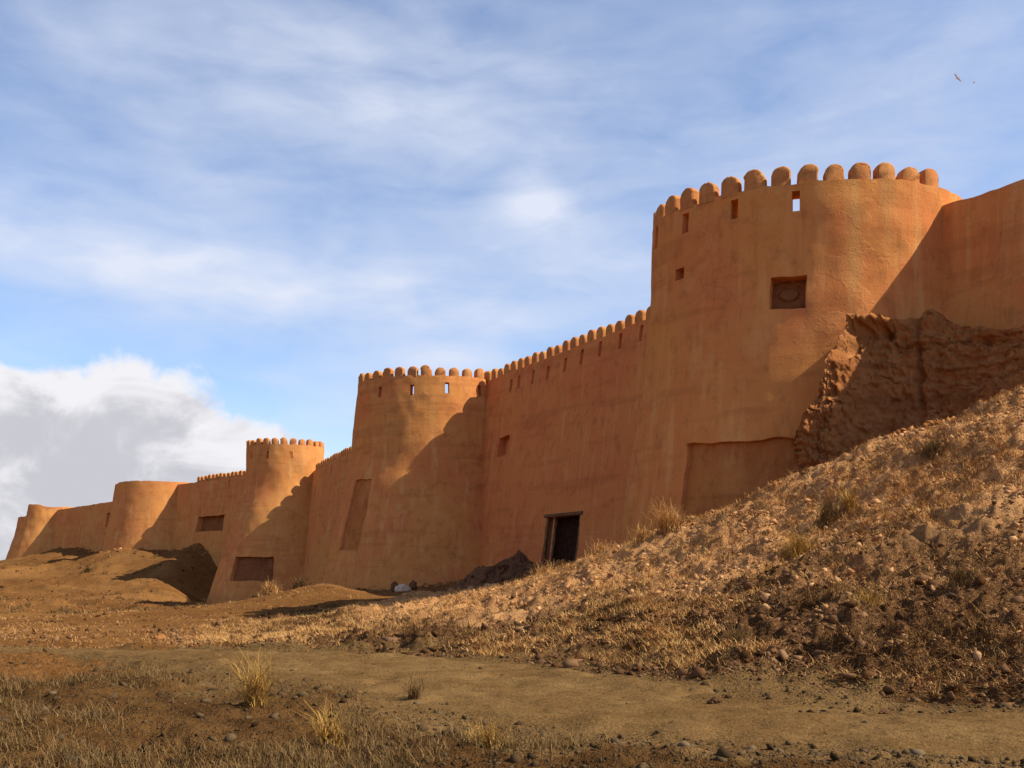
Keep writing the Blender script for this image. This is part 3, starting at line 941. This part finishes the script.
def scatter_stones(name, x, y, size, mat, sub=1, seed=0, sink=.3):
    v, f = ico(sub); n = len(x); r = np.random.default_rng(seed)
    z = ground_z(x, y)
    q = r.normal(size=(n, 4)); q /= np.linalg.norm(q, axis=1)[:, None]
    w, a, b, c = q.T
    Rm = np.stack([1 - 2 * (b * b + c * c), 2 * (a * b - c * w), 2 * (a * c + b * w), 2 * (a * b + c * w), 1 - 2 * (a * a + c * c), 2 * (b * c - a * w), 2 * (a * c - b * w), 2 * (b * c + a * w), 1 - 2 * (a * a + b * b)], 1).reshape(n, 3, 3)
    sc = r.uniform(.35, 1.25, size=(n, 1, 3))
    jit = 1 + r.normal(0, .32, size=(n, len(v), 1))
    V = (v[None] * jit * sc) @ Rm.transpose(0, 2, 1)
    V[..., 2] *= .8
    V = V * size[:, None, None] + np.stack([x, y, z + size * r.uniform(-.45, .4, n)], 1)[:, None]
    Fc = (f[None] + (np.arange(n) * len(v))[:, None, None]).reshape(-1, 3)
    me = mesh_np(name, V.reshape(-1, 3), Fc, sub > 1)
    return tag(link_mesh(name, me, mat), kind='stuff')


def sample_px(n, px0, px1, dfun0, dfun1, r):
    px = r.uniform(px0, px1, n); u = r.uniform(0, 1, n)
    a, b = dfun0(px), dfun1(px)
    d = a * (b / a) ** u
    return (px - CX) / F * d, d


r = np.random.default_rng(3)
near = lambda p: np.interp(p, SLOPE_PX, SLOPE_NEAR); farf = lambda p: np.interp(p, SLOPE_PX, SLOPE_FAR)
x, y = sample_px(130000, 130, 1230, lambda p: near(p) - .3, lambda p: farf(p) * 1.05, r)
keep = (fbm(x * .5, y * .5, seed=101, octs=3) > r.uniform(-1.1, .75, len(x))) & (sstep(120, 380, CX + F * x / y) > r.uniform(0, 1, len(x)) ** 2)
x, y = x[keep], y[keep]
size = np.clip(.0115 * (1 / r.uniform(.006, 1, len(x))) ** .52, .0115, .13) * (y / 20) ** .45
_p = CX + F * x / y
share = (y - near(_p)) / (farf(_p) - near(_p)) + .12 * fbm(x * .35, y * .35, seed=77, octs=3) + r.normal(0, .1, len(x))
hi = share * sstep(290, 430, _p) > .34  # crest clods get dust plus painted sunlight, foot clods a painted dimness
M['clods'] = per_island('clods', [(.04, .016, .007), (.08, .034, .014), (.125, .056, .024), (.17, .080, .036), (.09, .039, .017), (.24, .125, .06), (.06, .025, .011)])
M['clods_dusty_lit'] = per_island('clods_dusty_lit', [(.20, .082, .03), (.44, .205, .08), (.52, .255, .105), (.56, .30, .135), (.38, .17, .066), (.50, .27, .125), (.24, .10, .038)])
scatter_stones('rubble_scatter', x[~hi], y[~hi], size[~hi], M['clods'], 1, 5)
scatter_stones('dusty_lit_clods', x[hi], y[hi], np.minimum(size[hi] * 1.1, .10), M['clods_dusty_lit'], 1, 9)
x, y = sample_px(16000, -120, 1150, lambda p: 0 * p + 7.5, lambda p: near(p) + .8, r)
k2 = (track_d(x, y) > .8) | (r.uniform(0, 1, len(x)) < .3 - .25 * (CX + F * x / y > 900))
x, y = x[k2], y[k2]
size = np.clip(.009 * (1 / r.uniform(.015, 1, len(x))) ** .55, .009, .075)
M['gravel'] = per_island('gravel', [(.035, .019, .009), (.07, .04, .019), (.105, .064, .032), (.055, .03, .014), (.15, .098, .054)])
scatter_stones('gravel_scatter', x, y, size, M['gravel'], 1, 6)
x, y = sample_px(5000, -60, 330, lambda p: 0 * p + 26, lambda p: 0 * p + 110, r)
size = np.clip(.022 * (1 / r.uniform(.02, 1, len(x))) ** .5, .02, .13) * (y / 40) ** .4
scatter_stones('field_stones', x, y, size, M['clods'], 1, 7)

dx_, dy_, ds_ = [], [], []
for S, n_ in ((T2, 900), (T3, 500), (T4, 400), (T5, 300), (W1, 1300), (W2, 600), (W3, 500), (W4, 500)):
    u = r.uniform(S.u_range[0], S.u_range[1], n_) if not S.closed else r.uniform(-PI, 0, n_)
    zc = np.zeros(n_)
    for _ in range(3):
        px_, py_, _, wx_, wy_ = S.P(u, np.clip(zc, S.zbot, S.ztop), 0, False); zc = ground_z(px_, py_)
    o_ = np.abs(r.normal(0, .9, n_))
    dx_.append(px_ + wx_ * o_); dy_.append(py_ + wy_ * o_); ds_.append(np.clip(.07 * (1 / r.uniform(.03, 1, n_)) ** .5, .05, .42) * np.exp(-o_ * .4))
M['fallen'] = per_island('fallen_mud', [(.20, .08, .028), (.34, .14, .045), (.44, .19, .06), (.28, .11, .036), (.50, .25, .09)])
px_ = r.uniform(800, 1060, 700); cr_ = np.interp(px_, [800, 870, 1024, 1060], [34.6, 33.6, 31.8, 31.4]) + np.abs(r.normal(0, 1.0, 700))
dx_.append((px_ - CX) / F * cr_); dy_.append(cr_); ds_.append(np.clip(.06 * (1 / r.uniform(.03, 1, 700)) ** .5, .05, .30))
px_ = r.uniform(-60, 215, 2600); cr_ = r.uniform(80, 176, 2600)
scatter_stones('spur_stones', (px_ - CX) / F * cr_, cr_, np.clip(.05 * (1 / r.uniform(.02, 1, 2600)) ** .5, .05, .26), M['clods'], 1, 14)
scatter_stones('fallen_mud', np.concatenate(dx_), np.concatenate(dy_), np.concatenate(ds_), M['fallen'], 1, 12)

# ------------------------------------------------------------------ dry grass
def blades(x, y, z, h, lean, width, r, segs=3, up=1.0, tangle=True):
    """x.. are root points, one per blade"""
    n = len(x); a = r.uniform(0, 2 * PI, n)
    dx, dy = np.cos(a), np.sin(a); sx, sy = -dy, dx
    V = np.zeros((n, (segs + 1) * 2, 3))
    for k in range(segs + 1):
        t = k / segs
        kx, ky, kz = (r.normal(0, .10, (3, n)) * h * (t > 0)) if tangle else (0, 0, 0)
        bx = x + dx * lean * h * t ** 1.7 + kx; by = y + dy * lean * h * t ** 1.7 + ky; bz = z - .03 + h * up * (t - .25 * lean * t * t) + kz
        w = width * (1 - .8 * t)
        V[:, 2 * k] = np.stack([bx + sx * w, by + sy * w, bz], 1); V[:, 2 * k + 1] = np.stack([bx - sx * w, by - sy * w, bz], 1)
    f = np.array([[2 * k, 2 * k + 1, 2 * k + 3, 2 * k + 2] for k in range(segs)])
    return V.reshape(-1, 3), (f[None] + (np.arange(n) * (segs + 1) * 2)[:, None, None]).reshape(-1, 4)


M['straw'] = per_island('straw', [(.28, .125, .038), (.46, .22, .070), (.58, .30, .10), (.66, .38, .145), (.36, .165, .05)], .8)
M['straw_dark'] = per_island('dry_stems', [(.07, .037, .015), (.14, .075, .028), (.20, .112, .042), (.29, .17, .07)], .85)
M['straw_gold'] = per_island('golden_grass', [(.32, .17, .04), (.48, .26, .065), (.40, .21, .055), (.26, .13, .035)], .8)

x, y = sample_px(24000, 200, 1230, lambda p: near(p) + .4, lambda p: farf(p), r)
pn_ = fbm(x * .33 + 9, y * .33, seed=131, octs=3)
fr_ = (y - near(CX + F * x / y)) / (farf(CX + F * x / y) - near(CX + F * x / y))
keep = pn_ + 1.5 * (fr_ - .18) > r.uniform(.1, 1.5, len(x))
x, y = x[keep], y[keep]
nb = 16
bx = np.repeat(x, nb) + r.normal(0, .09, len(x) * nb); by = np.repeat(y, nb) + r.normal(0, .09, len(x) * nb)
hh = np.repeat(r.uniform(.08, .26, len(x)), nb) * r.uniform(.5, 1.2, len(x) * nb)
V, Fq = blades(bx, by, ground_z(bx, by), hh, r.uniform(.4, 1.7, len(bx)), .0075 + .0 * bx, r)
tag(link_mesh('dry_grass', mesh_np('dry_grass', V, Fq), M['straw']), kind='stuff')
x, y = sample_px(34000, 180, 1230, lambda p: near(p) + .2, lambda p: farf(p), r)
fr_ = (y - near(CX + F * x / y)) / (farf(CX + F * x / y) - near(CX + F * x / y))
keep = fbm(x * .6 + 4, y * .6, seed=151, octs=3) + 1.3 * (fr_ - .4) > r.uniform(-.9, .6, len(x))
x, y = x[keep], y[keep]
nb = 9
bx = np.repeat(x, nb) + r.normal(0, .08, len(x) * nb); by = np.repeat(y, nb) + r.normal(0, .08, len(x) * nb)
hh = np.repeat(r.uniform(.04, .15, len(x)), nb) * r.uniform(.5, 1.2, len(x) * nb)
V, Fq = blades(bx, by, ground_z(bx, by), hh, r.uniform(.5, 2.0, len(bx)), .0075 + .0 * bx, r, 2)
M['stubble'] = per_island('stubble', [(.24, .105, .036), (.45, .215, .076), (.58, .305, .115), (.34, .15, .05), (.64, .37, .155)], .85)
tag(link_mesh('dry_stubble', mesh_np('dry_stubble', V, Fq), M['stubble']), kind='stuff')
x, y = sample_px(4200, -120, 620, lambda p: 0 * p + 7.6, lambda p: 0 * p + 18, r)
keep = (track_d(x, y) > 1.1) & (fbm(x * .7, y * .7, seed=141, octs=2) > r.uniform(-.1, .9, len(x)))
x, y = x[keep], y[keep]
nb = 22
bx = np.repeat(x, nb) + r.normal(0, .07, len(x) * nb); by = np.repeat(y, nb) + r.normal(0, .07, len(x) * nb)
hh = np.repeat(r.uniform(.07, .22, len(x)), nb) * r.uniform(.5, 1.2, len(x) * nb)
V, Fq = blades(bx, by, ground_z(bx, by), hh, r.uniform(.2, .9, len(bx)), .004 + .0 * bx, r)
tag(link_mesh('verge_grass', mesh_np('verge_grass', V, Fq), M['straw_dark']), kind='stuff')

# dark dry scrub on the lower slope
x, y = sample_px(1500, 330, 1230, lambda p: near(p) + .3, lambda p: farf(p) * .92, r)
fr_ = (y - near(CX + F * x / y)) / (farf(CX + F * x / y) - near(CX + F * x / y))
keep = fbm(x * .45 + 3, y * .45, seed=171, octs=3) - .5 * (fr_ - .5) > r.uniform(-.1, .9, len(x))
x, y = x[keep], y[keep]
nb = 34
bx = np.repeat(x, nb) + r.normal(0, .13, len(x) * nb); by = np.repeat(y, nb) + r.normal(0, .13, len(x) * nb)
hh = np.repeat(r.uniform(.12, .34, len(x)), nb) * r.uniform(.5, 1.2, len(x) * nb)
M['scrub'] = per_island('scrub', [(.06, .028, .011), (.14, .066, .024), (.24, .12, .042), (.10, .047, .017), (.36, .19, .07)], .9)
V, Fq = blades(bx, by, ground_z(bx, by), hh, r.uniform(.3, 1.6, len(bx)), .007 + .0 * bx, r, 3)
tag(link_mesh('slope_scrub', mesh_np('slope_scrub', V, Fq), M['scrub']), kind='stuff')
# thin pale grass on the open ground to the left
x, y = sample_px(5200, -80, 360, lambda p: 0 * p + 25, lambda p: 0 * p + 105, r)
keep = fbm(x * .2, y * .2, seed=181, octs=4) > r.uniform(-.4, .8, len(x))
x, y = x[keep], y[keep]
nb = 9
bx = np.repeat(x, nb) + r.normal(0, .14, len(x) * nb); by = np.repeat(y, nb) + r.normal(0, .14, len(x) * nb)
hh = np.repeat(r.uniform(.06, .18, len(x)), nb) * r.uniform(.5, 1.2, len(x) * nb)
V, Fq = blades(bx, by, ground_z(bx, by), hh, r.uniform(.4, 1.6, len(bx)), .0003 * by, r, 2)
tag(link_mesh('field_grass', mesh_np('field_grass', V, Fq), M['stubble']), kind='stuff')

x, y = sample_px(420, -80, 215, lambda p: 0 * p + 60, lambda p: 0 * p + 178, r)
keep = fbm(x * .08, y * .08, seed=161, octs=3) > r.uniform(-.5, .6, len(x))
x, y = x[keep], y[keep]
nb = 26
bx = np.repeat(x, nb) + r.normal(0, .22, len(x) * nb); by = np.repeat(y, nb) + r.normal(0, .22, len(x) * nb)
hh = np.repeat(r.uniform(.2, .55, len(x)), nb) * r.uniform(.5, 1.2, len(x) * nb)
V, Fq = blades(bx, by, ground_z(bx, by), hh, r.uniform(.3, 1.4, len(bx)), .03 + .0 * bx, r, 2)
tag(link_mesh('far_scrub', mesh_np('far_scrub', V, Fq), M['straw_dark']), kind='stuff')

BUSH = [  # column, row, metres, radius, height, blades, material, label
    (668, 546, 34.6, .75, 1.05, 520, 'straw', 'large pale straw tussock on the crest in front of the largest tower'),
    (640, 556, 35.8, .55, .6, 260, 'straw', 'pale straw tussock just left of the large one on the crest'),
    (600, 562, 37.4, .7, .65, 300, 'straw', 'straw tussock on the crest right of the gateway'),
    (543, 577, 40.2, .8, .75, 340, 'straw', 'shaggy straw tussock on the crest just left below the gateway'),
    (795, 572, 25.6, .75, .62, 480, 'straw_gold', 'golden grass tussock halfway up the slope'),
    (770, 590, 24.0, .5, .4, 240, 'straw_gold', 'low golden tuft below the tussock halfway up the slope'),
    (828, 541, 27.6, .5, .75, 320, 'straw_dark', 'dark dry shrub beside an orange tuft on the slope'),
    (850, 536, 27.7, .22, .75, 190, 'straw_gold', 'narrow orange tuft right of the dark dry shrub'),
    (932, 493, 28.2, .7, .5, 340, 'straw_dark', 'dark low shrub high on the right of the slope'),
    (640, 608, 22.8, .5, .4, 240, 'straw', 'straw tuft in the middle of the rubble slope'),
    (870, 620, 17.6, .45, .38, 260, 'straw_gold', 'rusty grass tuft low on the right of the slope'),
    (735, 640, 17.4, .4, .34, 230, 'straw_dark', 'brown dry tuft near the foot of the slope'),
    (960, 590, 17.8, .55, .45, 300, 'straw_dark', 'dark scrubby bush at the right edge of the slope'),
    (300, 588, 66, .9, 1.0, 300, 'straw_dark', 'brown shrub in front of the slender tower'),
    (270, 598, 62, .9, .9, 260, 'straw', 'straw-coloured shrub left of the brown shrub before the slender tower'),
    (256, 716, 11.6, .17, .62, 240, 'straw_gold', 'tall golden grass clump on the near left ground'),
    (330, 742, 9.8, .22, .42, 240, 'straw_gold', 'yellowish grass clump at the near edge of the track'),
    (414, 700, 13.2, .13, .40, 110, 'straw_dark', 'thin dry weed standing at the edge of the track'),
    (490, 752, 9.4, .22, .30, 200, 'straw_gold', 'low yellowish clump nearest the camera'),
    (88, 570, 132, .9, .9, 160, 'straw_dark', 'small dark shrub on the sunlit spur below the plain tower'),
]
for px, py, d, rad, h, nb, mk, lb in BUSH:
    x0, y0, _ = at(px, py, d)
    rad_ = np.minimum(np.abs(r.normal(0, rad * .36, nb)), rad * .8); an = r.uniform(0, 2 * PI, nb)
    bx, by = x0 + rad_ * np.cos(an), y0 + rad_ * np.sin(an)
    hh = h * r.uniform(.45, 1.1, nb) * np.clip(1.15 - .6 * rad_ / rad, .3, 1.2)
    z0 = gz(x0, y0)
    V, Fq = blades(bx - x0, by - y0, ground_z(bx, by) - z0, hh, r.uniform(.15, .95, nb), np.full(nb, max(.005, .00032 * d)), r, 4)
    o = link_mesh('dry_bush' if 'shrub' in lb or 'bush' in lb else 'grass_tussock', mesh_np('dry_bush', V, Fq), M[mk])
    o.location = (x0, y0, z0)
    tag(o, lb, 'shrub' if 'shrub' in lb or 'bush' in lb else 'grass tuft', 'dry tufts and shrubs on the slope')

# ------------------------------------------------------------------ single stones one can point to
STN = [(714, 696, 13.2, .075, 'dark stone on the track, largest of the pair near the foot of the slope'),
       (728, 690, 13.8, .045, 'small dark stone on the track right of the larger one'),
       (376, 665, 17.8, .07, 'lone dark stone on the far left part of the track'),
       (532, 680, 15.6, .06, 'brown stone in the middle of the track'),
       (1005, 735, 10.2, .06, 'brown stone at the right edge of the track'),
       (884, 705, 12.4, .05, 'small stone on the track under the dark foot of the slope'),
       (470, 705, 12.9, .05, 'small stone on the track above its near verge'),
       (160, 640, 33, .15, 'rust coloured boulder on the left ground')]
for k, (px, py, d, s, lb) in enumerate(STN):
    x0, y0, _ = at(px, py, d)
    mt = M['pale_stone'] if 'pale' in lb else M['ruin'] if ('reddish' in lb or 'rust' in lb) else M['heap']
    tag(lump('loose_stone', (x0, y0, gz(x0, y0) + s * .25), s * 1.2, s, s * .8, 200 + k, .3, mt, 3), lb, 'stone', 'loose stones on the track and slope')


# ------------------------------------------------------------------ two birds high on the right
def bird(c, span, roll, yaw, label):
    bm = bmesh.new()
    prof = [(-.5, .012), (-.38, .05), (-.15, .10), (.1, .115), (.28, .085), (.38, .06), (.46, .055), (.53, .02)]
    rings = []
    for (q, w) in prof:
        rings.append([bm.verts.new((math.cos(a) * w, q, math.sin(a) * w * .85)) for a in np.linspace(0, 2 * PI, 10, endpoint=False)])
    for a, b in zip(rings, rings[1:]):
        for k in range(10): bm.faces.new((a[k], a[(k + 1) % 10], b[(k + 1) % 10], b[k]))
    bm.faces.new(rings[0][::-1]); bm.faces.new(rings[-1])
    for sgn in (-1, 1):
        st = [(.06, .26, -.14, .03), (.45, .30, -.10, .14), (.85, .16, -.12, .10), (1.1, -.02, -.10, .04)]
        prev = None
        for (xx, f, b, zz) in st:
            ring = [bm.verts.new((sgn * xx, f, zz + .012)), bm.verts.new((sgn * xx, b, zz + .006)), bm.verts.new((sgn * xx, b, zz - .006)), bm.verts.new((sgn * xx, f, zz - .012))]
            if prev:
                for k in range(4): bm.faces.new((prev[k], prev[(k + 1) % 4], ring[(k + 1) % 4], ring[k]))
            else: bm.faces.new(ring)
            prev = ring
        bm.faces.new(prev[::-1])
    bmesh.ops.recalc_face_normals(bm, faces=bm.faces[:])
    me = bpy.data.meshes.new('bird'); bm.to_mesh(me); bm.free(); smooth(me, 60)
    o = link_mesh('bird', me, M['bird']); o.location = c; o.scale = (span / 2.2,) * 3; o.rotation_euler = (R(10), R(roll), R(yaw))
    tag(o, label, 'bird', 'birds in the sky')


bird(at(957.5, 78, 75), .85, 38, 20, 'small grey bird in flight, the upper and larger of the pair')
bird(at(974, 82.5, 85), .5, -10, 70, 'tiny grey bird in flight, the lower and smaller of the pair')


# ------------------------------------------------------------------ sky
def make_world():
    w = bpy.data.worlds.new('World'); SC.world = w; w.use_nodes = True
    t = NT(w.node_tree)
    bg = w.node_tree.nodes['Background']; bg.inputs['Strength'].default_value = .10
    sky = t.new('ShaderNodeTexSky', sky_type='NISHITA'); sky.sun_disc = False
    sky.sun_elevation = R(SUN_EL); sky.sun_rotation = R(90 - SUN_AZ)
    sky.altitude = 1500; sky.air_density = 1.0; sky.dust_density = .6; sky.ozone_density = 2.2
    g = t.new('ShaderNodeTexCoord').outputs['Generated']
    sp = t.new('ShaderNodeSeparateXYZ'); t.put(sp.inputs[0], g)
    X, Y, Z = sp.outputs
    az = t.math('MULTIPLY', t.math('ARCTAN2', X, Y), 180 / PI)
    el = t.math('MULTIPLY', t.math('ARCSINE', Z), 180 / PI)

    def dirdeg(px, py):
        a = math.atan((px - CX) / F); return math.degrees(a), math.degrees(math.atan((HY - py) / F * math.cos(a)))

    def gauss(px, py, sx, sy, tilt=0):
        """soft patch of cloud round a compass bearing and height; sx, sy in degrees"""
        a0, e0 = dirdeg(px, py)
        da, de = t.math('SUBTRACT', az, a0), t.math('SUBTRACT', el, e0)
        c, s = math.cos(R(tilt)), math.sin(R(tilt))
        p = t.math('DIVIDE', t.math('ADD', t.math('MULTIPLY', da, c), t.math('MULTIPLY', de, s)), sx)
        q = t.math('DIVIDE', t.math('SUBTRACT', t.math('MULTIPLY', de, c), t.math('MULTIPLY', da, s)), sy)
        e = t.math('ADD', t.math('MULTIPLY', p, p), t.math('MULTIPLY', q, q))
        return t.math('POWER', 2.71828, t.math('MULTIPLY', e, -1))

    cv = t.new('ShaderNodeCombineXYZ'); t.put(cv.inputs[0], az); t.put(cv.inputs[1], el)
    v = cv.outputs[0]
    wisp = t.noise(t.mapping(v, (.075, .30, 1), (0, 0, R(8))), 1.0, 6, .52, .35, '2D')
    wisp2 = t.noise(t.mapping(v, (.22, .55, 1), (0, 0, R(-12)), (7, 3, 0)), 1.0, 6, .52, .3, '2D')
    puff = t.noise(t.mapping(v, (.28, .34, 1), (0, 0, 0), (3, 1, 0)), 1.0, 9, .56, .3, '2D')
    acc = t.math('MULTIPLY', gauss(190, 278, 13, 2.0, -7), .72)
    for g_, k in ((gauss(430, 300, 7, 1.6, -8), .40), (gauss(360, 90, 11, 4.0, -9), .50), (gauss(540, 205, 2.6, 1.4, -12), .62), (gauss(190, 178, 4, 1.0, -6), .25), (gauss(620, 130, 8, 3, -14), .18),
                  (gauss(90, 55, 7, 2.0, -25), .12), (gauss(900, 130, 10, 6, 10), .22), (gauss(600, 260, 12, 2.5, -5), .28), (gauss(130, 215, 14, 3.0, -5), .12), (gauss(445, 362, 3.5, 1.0, 0), .35), (gauss(350, 410, 5, 2.2, 0), .35)):
        acc = t.math('ADD', acc, t.math('MULTIPLY', g_, k))
    tex = t.math('ADD', t.math('MULTIPLY', t.math('SUBTRACT', wisp, .5), 1.5), t.math('MULTIPLY', t.math('SUBTRACT', wisp2, .5), 1.0))
    dens = t.math('ADD', t.math('MULTIPLY', acc, t.math('ADD', .95, t.math('MULTIPLY', tex, .6))), t.math('ADD', t.math('MULTIPLY', tex, .30), .20), clamp=True)
    horizon = t.smap(el, 16, 2, 0, .45)
    dens = t.math('MAXIMUM', dens, horizon)
    dens = t.math('MULTIPLY', dens, .96)
    # cumulus bank low on the left
    prof = t.new('ShaderNodeFloatCurve'); cm = prof.mapping; cu = cm.curves[0]
    pts = [(-40, 10), (-27, 10.2), (-20.5, 11.2), (-17, 10.5), (-15, 8.6), (-12, 7.4), (-8, 6.0), (0, 4.0), (12, 3)]
    while len(cu.points) < len(pts): cu.points.new(.5, .5)
    for k, (a, e) in enumerate(pts): cu.points[k].location = ((a + 40) / 52, e / 15)
    cm.update()
    t.put(prof.inputs['Value'], t.math('DIVIDE', t.math('ADD', az, 40), 52))
    topl = t.math('ADD', t.math('MULTIPLY', prof.outputs[0], 15), t.math('MULTIPLY', t.math('SUBTRACT', puff, .5), 5.5))
    depth = t.math('SUBTRACT', topl, el)
    bank = t.smap(depth, -.35, 1.1)
    bank = t.math('MULTIPLY', bank, t.smap(az, -3, -16))
    puff2 = t.noise(t.mapping(v, (.17, .26, 1), (0, 0, 0), (11, 5, 0)), 1.0, 8, .55, .5, '2D')
    body = t.math('ADD', t.math('MULTIPLY', depth, .10), t.math('MULTIPLY', t.math('SUBTRACT', puff2, .5), 3.0))
    ccol = t.mix(t.smap(body, -.1, .75), (6.4, 6.35, 6.6), (4.2, 4.2, 4.6))
    tint = t.new('ShaderNodeMix', data_type='RGBA', blend_type='MULTIPLY'); tint.inputs[0].default_value = 1
    t.put(tint.inputs[6], sky.outputs[0]); tint.inputs[7].default_value = (1.26, 1.33, 1.42, 1)
    c = t.mix(dens, tint.outputs[2], (5.5, 5.85, 6.8))
    c = t.mix(bank, c, ccol)
    t.put(bg.inputs['Color'], c)


make_world()
sl_ = bpy.data.lights.new('sun', 'SUN'); sl_.energy = 5.0; sl_.angle = R(.53); sl_.color = (1.0, .985, .84)
so = bpy.data.objects.new('sun', sl_); COL.objects.link(so)
sd = Vector((math.cos(R(SUN_EL)) * math.cos(R(SUN_AZ)), math.cos(R(SUN_EL)) * math.sin(R(SUN_AZ)), math.sin(R(SUN_EL))))
so.rotation_euler = sd.to_track_quat('Z', 'Y').to_euler()

cam = bpy.data.cameras.new('camera'); co = bpy.data.objects.new('camera', cam); COL.objects.link(co)
cam.sensor_width = 36; cam.lens = F / 1024 * 36; cam.shift_y = (HY - 384) / 1024; cam.clip_end = 12000; cam.clip_start = .1
co.location = (0, 0, 0); co.rotation_euler = (R(90), 0, 0)
SC.camera = co
SC.view_settings.view_transform = 'Standard'; SC.view_settings.look = 'None'; SC.view_settings.gamma = 1; SC.view_settings.exposure = .5
SC.view_settings.use_curve_mapping = False
SC.cycles.max_bounces = 4
